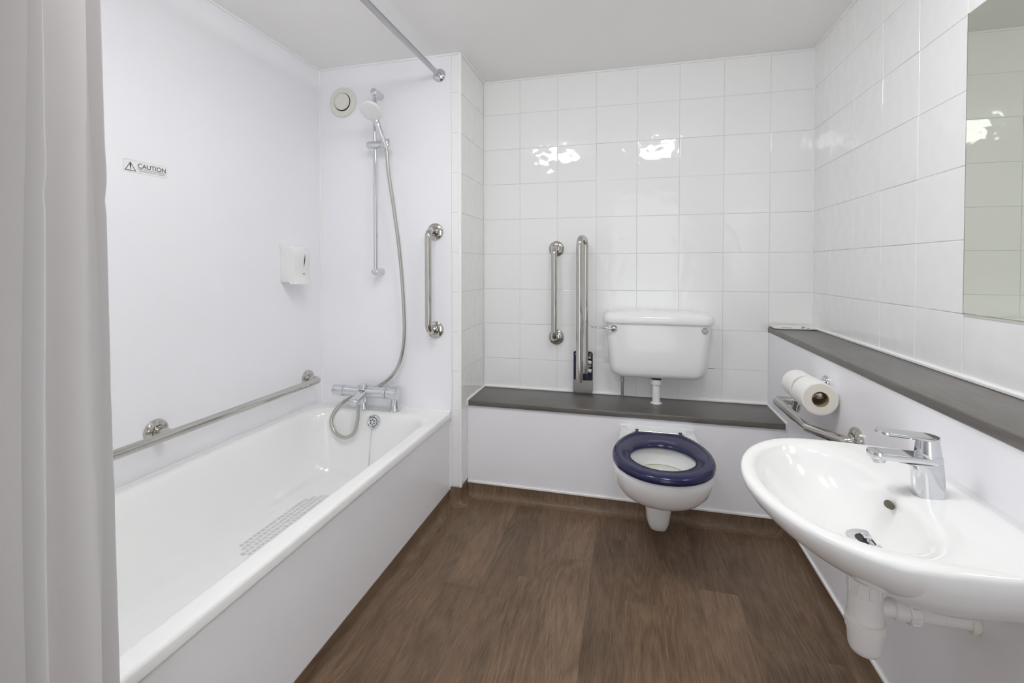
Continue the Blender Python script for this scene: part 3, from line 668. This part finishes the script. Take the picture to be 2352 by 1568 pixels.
# seat
seat_half = [(0.158, 0.0), (0.158, 0.085), (0.168, 0.105), (0.195, 0.124), (0.24, 0.151), (0.30, 0.175), (0.36, 0.188), (0.41, 0.1905), (0.46, 0.186), (0.52, 0.167), (0.57, 0.132), (0.605, 0.088), (0.622, 0.045), (0.627, 0.0)]
SO = polar_outline(seat_half, 0.405, N_, 1); SI = ell(0.409, 0.122, 0.120)
def sring(t, z): return [(TX+w, YP-a, z) for a, w in lerp_o(SO, SI, t)]
rings = [sring(t, z) for t, z in ((0.06, 0.4470), (0.0, 0.4500), (-0.015, 0.4580), (0.0, 0.4670), (0.05, 0.4730), (0.16, 0.4775), (0.32, 0.4790), (0.52, 0.4770), (0.70, 0.4725), (0.84, 0.4690), (0.94, 0.4640), (1.0, 0.4560), (0.98, 0.4490), (0.9, 0.4470))]
rings.append(rings[0])
seat = obj('seat', loft(rings), M_navy, wc, 70)
bm = box((TX-0.085, YP-0.175, 0.449), (TX+0.085, YP-0.143, 0.465), bevel=0.004)
for s_ in (-1, 1): bm = lathe([(0.0105, 0), (0.0105, 0.014)], (TX+s_*0.092-0.007, YP-0.145, 0.4640), (1, 0, 0), 16, bm)
obj('hinge_lug', bm, M_navy, seat, 40)
obj('hinge_rod', lathe([(0.0042, 0), (0.0042, 0.218)], (TX-0.109, YP-0.145, 0.466), (1, 0, 0), 14), M_chrome, seat, 35)

# ------------------------------------------------------------------ toilet rolls
holder = thing('toilet_roll_holder', 'chrome twin toilet roll holder on the panel under the long shelf', 'roll holder', (XP, -0.713, 0.795))
AX, AZ = 1.4440, 0.7760
obj('rose', lathe([(0.0245, 0), (0.0250, 0.003), (0.0235, 0.008), (0.017, 0.0105), (0.010, 0.011)], (XP, -0.713, 0.794), (-1, 0, 0), 28), M_chrome, holder, 30)
obj('post', tube(fillet([(XP-0.002, -0.713, 0.794), (XP-0.030, -0.713, 0.794), (AX, -0.713, AZ)], 0.02), 0.0085, 16), M_chrome, holder, 35)
obj('spindle', lathe([(0.0085, 0), (0.0085, 0.214)], (AX, -0.606, AZ), (0, -1, 0), 18), M_chrome, holder, 35)
obj('end_cap', lathe([(0.0085, 0), (0.0150, 0.002), (0.0155, 0.006), (0.010, 0.009), (0.006, 0.013)], (AX, -0.812, AZ-0.001), (0, -1, 0), 22), M_chrome, holder, 35)
def roll(label, y0, y1, r, cz, ri=0.0245):
    t = thing('toilet_roll', label, 'toilet roll', (AX, (y0+y1)/2, cz-r), 'white toilet rolls on the holder')
    L_ = y0-y1
    obj('paper', lathe([(ri+0.0015, 0.0), (r-0.003, 0.0), (r, 0.002), (r, L_-0.002), (r-0.003, L_), (ri+0.0015, L_)], (AX, y0, cz), (0, -1, 0), 48, None, False, False), M_paper, t, 40)
    obj('paper_end', lathe([(ri+0.001, 0), (r-0.004, 0.0)], (AX, y1-0.0003, cz), (0, -1, 0), 48, None, False, False), M_paperend, t)
    obj('core', lathe([(ri+0.0014, 0.0005), (ri+0.0014, L_+0.0008), (ri, L_+0.0008), (ri, 0.0005)], (AX, y0, cz), (0, -1, 0), 36, None, False, False), M_core, t, 40)
    return t
roll('white toilet roll nearer the washbasin with its open core facing out', -0.728, -0.828, 0.0553, AZ-0.0150)
roll('white toilet roll behind the front one nearer the tiled corner', -0.602, -0.697, 0.0515, AZ-0.0150)

# ------------------------------------------------------------------ booklet
bk = thing('booklet', 'thin white printed leaflet lying in the back corner of the long shelf', 'booklet', (1.60, -0.06, ZR))
bm = bmesh.new(); nx, ny = 12, 4; grid = []
for lvl in (0, 1):
    rows_ = []
    for j in range(ny+1):
        row = []
        for i in range(nx+1):
            u, v = i/nx, j/ny
            x = 1.503 + 0.188*u; y = -0.100 + 0.018*(1-u)*0 + v*0.085
            cv = 0.0045*(2*u-1)**2*(0.4 if u > 0.5 else 1.0)*0
            z = ZR + 0.0022 + (0.0034 if lvl else 0.0) + 0.014*max(0, 0.25-u)**1.2 + 0.0015*u + 0.008*v*v
            row.append(bm.verts.new((x, y, z)))
        rows_.append(row)
    grid.append(rows_)
for lvl in (0, 1):
    for j in range(ny):
        for i in range(nx):
            g_ = grid[lvl]; bm.faces.new((g_[j][i], g_[j][i+1], g_[j+1][i+1], g_[j+1][i]))
for i in range(nx):
    for j in (0, ny): bm.faces.new((grid[0][j][i], grid[0][j][i+1], grid[1][j][i+1], grid[1][j][i]))
for j in range(ny):
    for i in (0, nx): bm.faces.new((grid[0][j][i], grid[0][j+1][i], grid[1][j+1][i], grid[1][j][i]))
obj('pages', bm, M_card, bk)
bm = None
for i in range(14):
    x = 1.528 + i*0.0042
    bm = box((x, -0.0835, ZR+0.0040+0.0015*(x-1.503)/0.188), (x+0.0030, -0.0780+0.003*(i % 3), ZR+0.0068+0.0015*(x-1.503)/0.188), bm)
for x, y in ((1.628, -0.083), (1.636, -0.066), (1.646, -0.058), (1.652, -0.088), (1.640, -0.052)):
    zz_ = ZR + 0.0060 + 0.0011 + 0.008*((y+0.105)/0.085)**2; bm = box((x, y, zz_-0.003), (x+0.006, y+0.010, zz_+0.0006), bm)
pr_ = obj('print', bm, M_ink, bk); pr_['kind'] = 'stuff'; pr_['label'] = 'small dark print'

# ------------------------------------------------------------------ washbasin
BYC = -1.4635; BZ = 0.745
basin = thing('washbasin', 'white ceramic wall-hung washbasin with rounded front', 'washbasin', (XP, BYC, 0.56))
half_o = [(0.0, 0.0), (0.0, 0.258), (0.04, 0.264), (0.08, 0.270), (0.14, 0.2785), (0.20, 0.2825), (0.24, 0.2820), (0.28, 0.2745), (0.31, 0.259), (0.34, 0.236), (0.37, 0.203), (0.39, 0.172), (0.41, 0.130), (0.425, 0.080), (0.432, 0.04), (0.4345, 0.0)]
half_i = [(0.150, 0.0), (0.152, 0.08), (0.160, 0.135), (0.176, 0.182), (0.205, 0.216), (0.24, 0.231), (0.28, 0.226), (0.315, 0.205), (0.350, 0.168), (0.378, 0.120), (0.393, 0.07), (0.400, 0.0)]
BO = polar_outline(half_o, 0.20, N_, 1); BI = polar_outline(half_i, 0.27, N_, 3)
def bpt(o_, z): return [(XP - a, BYC + w, z) for a, w in o_]
def sc(o_, c, s, sw=None): return [(c + (a-c)*s, w*(sw if sw is not None else s)) for a, w in o_]
def clampw(o_): return [(max(0.0, a), w) for a, w in o_]
under = [(0.26, 0.29, 0.5780), (0.36, 0.40, 0.5800), (0.46, 0.485, 0.5870), (0.56, 0.560, 0.5990), (0.66, 0.640, 0.6165), (0.755, 0.730, 0.6370), (0.84, 0.818, 0.6590), (0.912, 0.892, 0.6810), (0.962, 0.950, 0.7030), (0.990, 0.987, 0.7200), (1.0, 1.0, 0.7330)]
rings = [bpt(sc(BO, 0.05*(1-s1)**0.5 if s1 < 1 else 0.0, s1, s2), z) for s1, s2, z in under]
rings += [bpt(sc(BO, 0.0, 0.997), 0.7395), bpt(sc(BO, 0.0, 0.988), 0.7435), bpt(sc(BO, 0.02, 0.970), BZ)]
mid = lambda t: lerp_o(sc(BO, 0.02, 0.970), BI, t)
rings += [bpt(mid(0.25), BZ-0.0003), bpt(mid(0.50), BZ-0.0012), bpt(mid(0.72), BZ-0.0030), bpt(mid(0.90), BZ-0.0062), bpt(mid(1.0), BZ-0.0100)]
dc = 0.198
def bowl(s, z):
    c = 0.27*s + dc*(1-s)
    return [(XP-(c + (a-0.27)*s), BYC + w*s, z) for a, w in BI]
rings += [bowl(0.97, BZ-0.016), bowl(0.93, BZ-0.029), bowl(0.87, BZ-0.046), bowl(0.78, BZ-0.066), bowl(0.66, BZ-0.084), bowl(0.52, BZ-0.0965), bowl(0.38, BZ-0.1045), bowl(0.25, BZ-0.1090), bowl(0.12, BZ-0.1115)]
obj('bowl', loft(rings, None, True, True, True), M_ceramic, basin, 70)
DC = Vector((XP-dc, BYC, BZ-0.1105))
wst = obj('waste', lathe([(0.036, 0), (0.0365, 0.002), (0.034, 0.0038), (0.024, 0.0025), (0.021, 0.001)], DC, (0, 0, 1), 36, cap1=False), M_chrome, basin, 35)
obj('waste_hole', lathe([(0.022, 0), (0.02, 0.0008)], DC, (0, 0, 1), 28), M_dark, wst)
bm = lathe([(0.002, -0.001), (0.0075, 0.002), (0.0085, 0.006), (0.0065, 0.0105), (0.002, 0.012)], DC, (0, 0, 1), 20)
bm = box((DC.x-0.0045, DC.y-0.022, DC.z+0.0008), (DC.x+0.0045, DC.y+0.022, DC.z+0.003), bm, 0.0008)
obj('waste_cross', bm, M_chrome, wst, 40)
# overflow slot on the back wall of the bowl
oc = Vector((XP-0.1620, BYC-0.004, BZ-0.030)); onn = Vector((-0.80, 0, 0.60)).normalized()
bm = loft([[oc + onn*h + Vector((0, 1, 0))*(0.0145*s*math.cos(2*PI*k/24)) + onn.cross(Vector((0, 1, 0)))*(0.0078*s*math.sin(2*PI*k/24)) for k in range(24)] for s, h in ((0.9, -0.004), (1.0, 0.0012), (0.9, 0.0016))], None, True, True, True)
obj('overflow_slot', bm, M_brownhole, basin, 40)

# ------------------------------------------------------------------ basin tap
tap = thing('basin_tap', 'chrome single-lever mixer tap on the washbasin', 'tap', (1.413, BYC, BZ))
def tring(xb, xf, hw, z, p=2.6, n=32, tilt=0.0):
    c = ((xb+xf)/2, BYC, z); a = (xb-xf)/2
    return [v + Vector((0, 0, tilt*(v.x-c[0]))) for v in oval(c, a, hw, (1, 0, 0), (0, 1, 0), n, p)]
obj('body', loft([tring(1.4390, 1.3865, 0.0235, BZ-0.003), tring(1.4390, 1.3865, 0.0233, BZ+0.004), tring(1.4375, 1.3855, 0.0225, BZ+0.03), tring(1.4365, 1.3845, 0.0220, BZ+0.046), tring(1.436, 1.380, 0.0218, BZ+0.054), tring(1.436, 1.370, 0.0216, BZ+0.0595), tring(1.436, 1.345, 0.0214, BZ+0.0635)], None, True, True, True), M_chrome, tap, 60)
def paddle(x_back, x_tip, hw_b, hw_t, z0, z1, th, n=20):
    """flat tongue with rounded ends, seen from above; z0 at the back, z1 at the tip"""
    out = []
    for k in range(n+1):
        t = PI/2 - PI*k/n*1.0
        out.append((x_back - hw_b + hw_b*math.cos(t), hw_b*math.sin(t)))
    for k in range(n+1):
        t = -PI/2 - PI*k/n
        out.append((x_tip + hw_t + hw_t*math.cos(t), hw_t*math.sin(t)))
    def zz(x): return z0 + (z1-z0)*(x_back-x)/(x_back-x_tip)
    def rg(s, dz):
        cx = (x_back+x_tip)/2; L_ = (x_back-x_tip)/2
        return [(cx + (x-cx)*(1-(1-s)*hw_t/L_), BYC + y*s, zz(x)+dz) for x, y in out]
    return loft([rg(0.90, 0), rg(1.0, th*0.25), rg(1.0, th*0.8), rg(0.95, th)], None, True, True, True)
obj('spout', paddle(1.4360, 1.3050, 0.0215, 0.0200, BZ+0.0625, BZ+0.0660, 0.0135), M_chrome, tap, 40)
obj('aerator', lathe([(0.0125, 0), (0.0125, 0.010), (0.011, 0.011)], (1.3240, BYC, BZ+0.067), (0.10, 0, -1), 24), M_chrome, tap, 35)
obj('cartridge_collar', lathe([(0.0220, 0), (0.0220, 0.003)], (1.4120, BYC, BZ+0.0765), (0, 0, 1), 32), M_chrome, tap, 35)
obj('head', lathe([(0.0215, 0), (0.0220, 0.004), (0.0205, 0.014), (0.0180, 0.034)], (1.4115, BYC, BZ+0.0785), (-0.03, 0, 1), 32), M_chrome, tap, 35)
obj('lever', paddle(1.4300, 1.3200, 0.0195, 0.0180, BZ+0.1090, BZ+0.1160, 0.0075), M_chrome, tap, 40)

# ------------------------------------------------------------------ bottle trap
trp = thing('bottle_trap', 'white plastic bottle trap and waste pipe under the washbasin', 'waste trap', (1.310, BYC, 0.384))
QX, QY = 1.312, -1.448
def ribbed(c, axis, r, h, n=10):
    bm = lathe([(r-0.0015, 0), (r, 0.002), (r, h-0.002), (r-0.0015, h)], c, axis, 36)
    u, v = frame_of(axis); d = Vector(axis).normalized()
    for k in range(n):
        a = 2*PI*k/n
        bm = lathe([(0.0018, 0.003), (0.0018, h-0.003)], Vector(c) + u*(r*math.cos(a)) + v*(r*math.sin(a)), axis, 6, bm)
    return bm
obj('tail_nut', ribbed((QX, QY, 0.546), (0, 0, 1), 0.0255, 0.034), M_trapw, trp, 35)
obj('top_nut', ribbed((QX, QY, 0.514), (0, 0, 1), 0.0318, 0.030), M_trapw, trp, 35)
bdy = obj('upper_body', lathe([(0.0330, 0), (0.0325, 0.010), (0.0312, 0.045), (0.0305, 0.062)], (QX, QY, 0.456), (0, 0, 1), 36), M_trapw, trp, 35)
obj('seam_ring', lathe([(0.0355, 0), (0.0368, 0.0015), (0.0368, 0.0035), (0.0355, 0.005)], (QX, QY, 0.4545), (0, 0, 1), 36), M_ivory, trp, 35)
obj('bottle', lathe([(0.010, 0), (0.020, 0.0015), (0.0265, 0.006), (0.0300, 0.015), (0.0325, 0.050), (0.0350, 0.052), (0.0362, 0.060), (0.0365, 0.072)], (QX, QY, 0.3840), (0, 0, 1), 36), M_trapw, trp, 35)
AZ2 = 0.490
obj('side_branch', lathe([(0.0185, 0), (0.0185, 0.035), (0.0225, 0.038), (0.0225, 0.066)], (QX+0.012, QY, AZ2), (1, 0, 0), 28), M_trapw, trp, 35)
obj('branch_nut', ribbed((QX+0.072, QY, AZ2), (1, 0, 0), 0.0270, 0.020), M_trapw, trp, 35)
obj('waste_pipe', lathe([(0.0200, 0), (0.0200, 0.043), (0.0192, 0.044), (0.0185, 0.11)], (QX+0.090, QY, AZ2), (1, 0, -0.02), 28), M_trapw, trp, 35)
obj('wall_collar', lathe([(0.0205, 0), (0.0235, 0.004), (0.0235, 0.010), (0.021, 0.014)], (XP-0.0145, QY, AZ2-0.003), (1, 0, 0), 28), M_ivory, trp, 35)

# ------------------------------------------------------------------ mirror
mr = thing('mirror', 'large frameless wall mirror above the long shelf', 'mirror', (XR, -1.6, 1.079))
MX_ = XR-TD-0.0015
obj('glass', box((MX_-0.004, -2.35, 1.0795), (MX_, -1.0735, 1.876), bevel=0.0012, seg=1), M_mirror, mr)
obj('edge', box((MX_-0.0035, -1.0735, 1.0785), (MX_+0.0005, -1.0715, 1.877)), M_mirroredge, mr)
obj('sealant', box((MX_-0.001, -2.35, 1.0735), (XR-TD+0.001, -1.0735, 1.0795), box((MX_-0.001, -1.0715, 1.0735), (XR-TD+0.001, -1.0685, 1.878))), M_ivory, mr)

# ------------------------------------------------------------------ curtain rod and curtain
rod = thing('curtain_rod', 'straight brushed metal shower curtain rod below the ceiling', 'curtain rod', (-0.111, YN, 2.17))
obj('rod', lathe([(0.0125, 0), (0.0125, 1.80)], (-0.111, YN, 2.170), (0, -1, 0), 20), M_alu, rod, 35)
for y, d in ((YN, -1), (-2.19, 1)):
    obj('flange', lathe([(0.0335, 0), (0.0340, 0.002), (0.032, 0.006), (0.024, 0.012), (0.0155, 0.016), (0.0150, 0.026), (0.0135, 0.027)], (-0.111, y, 2.170), (0, d, 0), 32), M_chrome, rod, 30)
cur = thing('shower_curtain', 'pale grey cloth shower curtain bunched at the near end of the bath', 'curtain', (-0.02, -2.08, 0.2))
bm = bmesh.new(); NU, NV = 120, 160; Z0, Z1 = 0.16, 2.130
phi0, phi1 = -1.25, 2*PI*2.32
def hill(x, c, w): return math.exp(-((x-c)/w)**2)
def curt(u, v):
    z = Z0 + (Z1-Z0)*v
    ph = phi0 + (phi1-phi0)*u
    top = max(0.0, (z-1.70)/(Z1-1.70)); top = top*top*(3-2*top)
    A = (0.050 - 0.016*top) * (1 + 0.10*math.sin(1.7*v*PI+ph*0.3))
    X = 0.009 + A*math.cos(ph) - 0.112*top
    per = 0.079
    Yc = -2.0455 - per*ph/(2*PI)
    Y = Yc + 0.017*math.sin(ph) * (1-0.4*top)
    # lean and soft wrinkles
    Y += 0.004*math.sin(3.0*z + 0.6*ph) - 0.010*top
    X += 0.003*math.sin(5.3*z + ph) + 0.0022*hill(z, 1.345, 0.03)*max(0, math.cos(ph)) - 0.0030*hill(z, 1.305, 0.014)*max(0, math.cos(ph-0.3))
    X -= 0.0015*hill(z, 1.02, 0.02)*max(0, math.cos(ph-1.0)); X += 0.0015*hill(z, 0.86, 0.03)*max(0, math.cos(ph+0.6))
    return (X, Y, z)
vs = [[bm.verts.new(curt(i/NU, j/NV)) for i in range(NU+1)] for j in range(NV+1)]
for j in range(NV):
    for i in range(NU): bm.faces.new((vs[j][i], vs[j][i+1], vs[j+1][i+1], vs[j+1][i]))
cl = obj('cloth', bm, M_curtain, cur, 180)
for k in range(3):
    yk = -2.03 - 0.06*k
    ring_ = [Vector((-0.111 + 0.021*math.cos(2*PI*i/24), yk + 0.004*math.sin(2*PI*i/24), 2.150 + 0.036*math.sin(2*PI*i/24))) for i in range(25)]
    obj('curtain_ring', tube(ring_, 0.0018, 8), M_plastic, cur, 60)

# ------------------------------------------------------------------ vent
vn = thing('air_vent', 'round ivory extractor vent on the shower end wall', 'vent', (-0.6625, YN, 2.081))
VC = (-0.6625, YN, 2.081)
obj('rim', lathe([(0.0735, 0), (0.0775, 0.004), (0.0765, 0.010), (0.068, 0.014), (0.050, 0.012), (0.0470, 0.006), (0.0460, 0.001)], VC, (0, -1, 0), 48, None, True, False), M_ivory, vn, 35)
obj('throat', lathe([(0.0455, 0.001), (0.044, 0.0012)], VC, (0, -1, 0), 40), M_dark, vn)
obj('valve_disc', lathe([(0.036, 0.002), (0.0430, 0.006), (0.0440, 0.011), (0.0415, 0.014), (0.02, 0.0155)], (-0.6640, YN, 2.0835), (0, -1, 0), 40), M_ivory, vn, 30)

# ------------------------------------------------------------------ soap dispenser
sd = thing('soap_dispenser', 'white plastic soap dispenser on the long bath wall', 'soap dispenser', (XL, -0.64, 1.13))
def dprof(pr, y0, y1, ins):
    return [[(XL+x, y, z) for x, z in pr] for y in (y0, y1)]
SDY0, SDY1 = -0.692, -0.588
body = [(0.0, 1.298), (0.0, 1.140), (0.008, 1.131), (0.050, 1.130), (0.062, 1.160), (0.062, 1.240), (0.050, 1.280), (0.030, 1.298)]
def prism(pr, ya, yb, bev):
    cx = sum(p[0] for p in pr)/len(pr); cz = sum(p[1] for p in pr)/len(pr)
    def rg(s, y): return [(XL + cx + (x-cx)*s, y, cz + (z-cz)*s) for x, z in pr]
    return loft([rg(0.93, ya), rg(1.0, ya+bev), rg(1.0, yb-bev), rg(0.93, yb)], None, True, True, True)
obj('back_case', prism(body, SDY0, SDY1, 0.002), M_plastic, sd, 30)
def arc_pts(pts, n=6):
    return [(p.x, p.y) for p in spline([Vector((a, b, 0)) for a, b in pts], n)]
outer = arc_pts([(0.002, 1.312), (0.045, 1.309), (0.073, 1.294), (0.084, 1.265), (0.084, 1.225), (0.081, 1.185), (0.084, 1.150), (0.092, 1.121)])
innr = arc_pts([(0.060, 1.121), (0.048, 1.140), (0.040, 1.165), (0.042, 1.225), (0.038, 1.255), (0.022, 1.278), (0.002, 1.297)])
cover_o = [(x, z) for x, z in outer]; cover_i = innr
nmin = min(len(cover_o), len(cover_i))
def cover_ring(y, s):
    o2 = cover_o; i2 = cover_i
    pts = [(XL+x*(1 if s == 1 else 0.985), y, z) for x, z in o2] + [(XL+x, y, z) for x, z in i2]
    return pts
bm = loft([cover_ring(SDY0-0.004, 0.9), cover_ring(SDY0-0.002, 1), cover_ring(SDY1+0.002, 1), cover_ring(SDY1+0.004, 0.9)], None, True, False, False)
# end faces as strips between outer and inner curve
def end_strip(bm, y, s):
    nb = bmesh.new(); m_ = 30
    def samp(c, t):
        f = t*(len(c)-1); i = min(int(f), len(c)-2); a = f-i
        return (c[i][0]*(1-a)+c[i+1][0]*a, c[i][1]*(1-a)+c[i+1][1]*a)
    A = [nb.verts.new((XL+samp(cover_o, k/m_)[0]*s, y, samp(cover_o, k/m_)[1])) for k in range(m_+1)]
    B = [nb.verts.new((XL+samp(cover_i[::-1], k/m_)[0], y, samp(cover_i[::-1], k/m_)[1])) for k in range(m_+1)]
    for k in range(m_): nb.faces.new((A[k], A[k+1], B[k+1], B[k]))
    return merge(bm, nb)
bm = end_strip(bm, SDY0-0.004, 0.985); bm = end_strip(bm, SDY1+0.004, 0.985)
cv = obj('front_cover', bm, M_plastic, sd, 35)
wv = []
def cover_x(z):
    for (x0, z0), (x1, z1) in zip(cover_o[:-1], cover_o[1:]):
        if z1 <= z <= z0: return x0 + (x1-x0)*(z0-z)/max(z0-z1, 1e-6)
    return 0.084
for k in range(13):
    t = k/12; z = 1.268 - 0.066*t; yv = -0.622 - 0.006*t; hw = 0.0034*math.sin(PI*min(max(t, 0.04), 0.96))
    wv.append([(XL+cover_x(z)+0.0006, yv-hw, z), (XL+cover_x(z)+0.0006, yv+hw, z)])
obj('level_window', loft(wv, None, False), M_dark, cv)
bm = None
for z, a, b in ((1.170, -0.636, -0.616), (1.1635, -0.633, -0.614), (1.157, -0.637, -0.609)):
    y = a
    while y < b:
        L_ = 0.0022 + 0.0022*random.random()
        bm = box((XL+0.0812, y, z), (XL+0.0822, min(y+L_, b), z+0.0022), bm); y += L_+0.0009
pt_ = obj('printed_lines', bm, M_ink2, cv); pt_['label'] = 'three tiny lines of grey print'

# ------------------------------------------------------------------ caution sticker
st = thing('caution_sticker', 'caution sticker with warning triangle and yellow outline on the bath wall', 'sticker', (XL, -1.32, 1.545))
def srect(y0, y1, z0, z1, r, x):
    return [(x, p[0], p[1]) for p in rrect(y0, y1, z0, z1, (r,)*4, 0, 6)]
Y0s, Y1s, Z0s, Z1s = -1.399, -1.248, 1.5245, 1.5665
obj('backing', loft([srect(Y0s, Y1s, Z0s, Z1s, 0.006, XL+0.0001), srect(Y0s, Y1s, Z0s, Z1s, 0.006, XL+0.0004)], None, True, False, True), M_sticker, st)
obj('outline', loft([srect(Y0s, Y1s, Z0s, Z1s, 0.006, XL+0.0006), srect(Y0s+0.0013, Y1s-0.0013, Z0s+0.0013, Z1s-0.0013, 0.005, XL+0.0006)]), M_yellow, st)
def tri(s, x):
    c = Vector((0, -1.376, 1.5440)); pts = ((0, 0.0155), (-0.0185, -0.0150), (0.0185, -0.0150))
    return [(x, c.y + a*s, c.z - 0.0045 + (b+0.0045)*s) for a, b in pts]
tg = obj('warning_triangle', loft([tri(1.0, XL+0.0007), tri(0.80, XL+0.0007)]), M_ink, st)
bm = loft([[(XL+0.0007, -1.376-w, z), (XL+0.0007, -1.376+w, z)] for w, z in ((0.0022, 1.5530), (0.0020, 1.5455), (0.0011, 1.5375))], None, False)
bm = lathe([(0.0018, 0), (0.0017, 0.0001)], (XL+0.0006, -1.376, 1.5345), (1, 0, 0), 12, bm)
obj('exclamation_mark', bm, M_ink, tg)
TM = lambda y, z: Matrix.Translation((XL+0.0006, y, z)) @ Euler((PI/2, 0, PI/2)).to_matrix().to_4x4()
text_mesh('lettering', 'CAUTION', 0.0225, M_ink, st, TM(-1.3530, 1.5430), 'LEFT', 0.0001, 0.98)
text_mesh('lettering', 'PLEASE TAKE CARE WHEN STANDING', 0.0062, M_ink2, st, TM(-1.3030, 1.5375), 'CENTER', 0.0001, 0.92)
text_mesh('lettering', 'OR WALKING ON WET SURFACES', 0.0062, M_ink2, st, TM(-1.3030, 1.5310), 'CENTER', 0.0001, 0.92)

# ------------------------------------------------------------------ gap in the grout beside the cistern
gp = obj('grout_gap', box((1.222, -0.0020, 0.6745), (1.252, 0.0005, 0.6790)), M_dark); gp.parent = wall_back; gp['label'] = 'small dark gap in the grout beside the cistern'
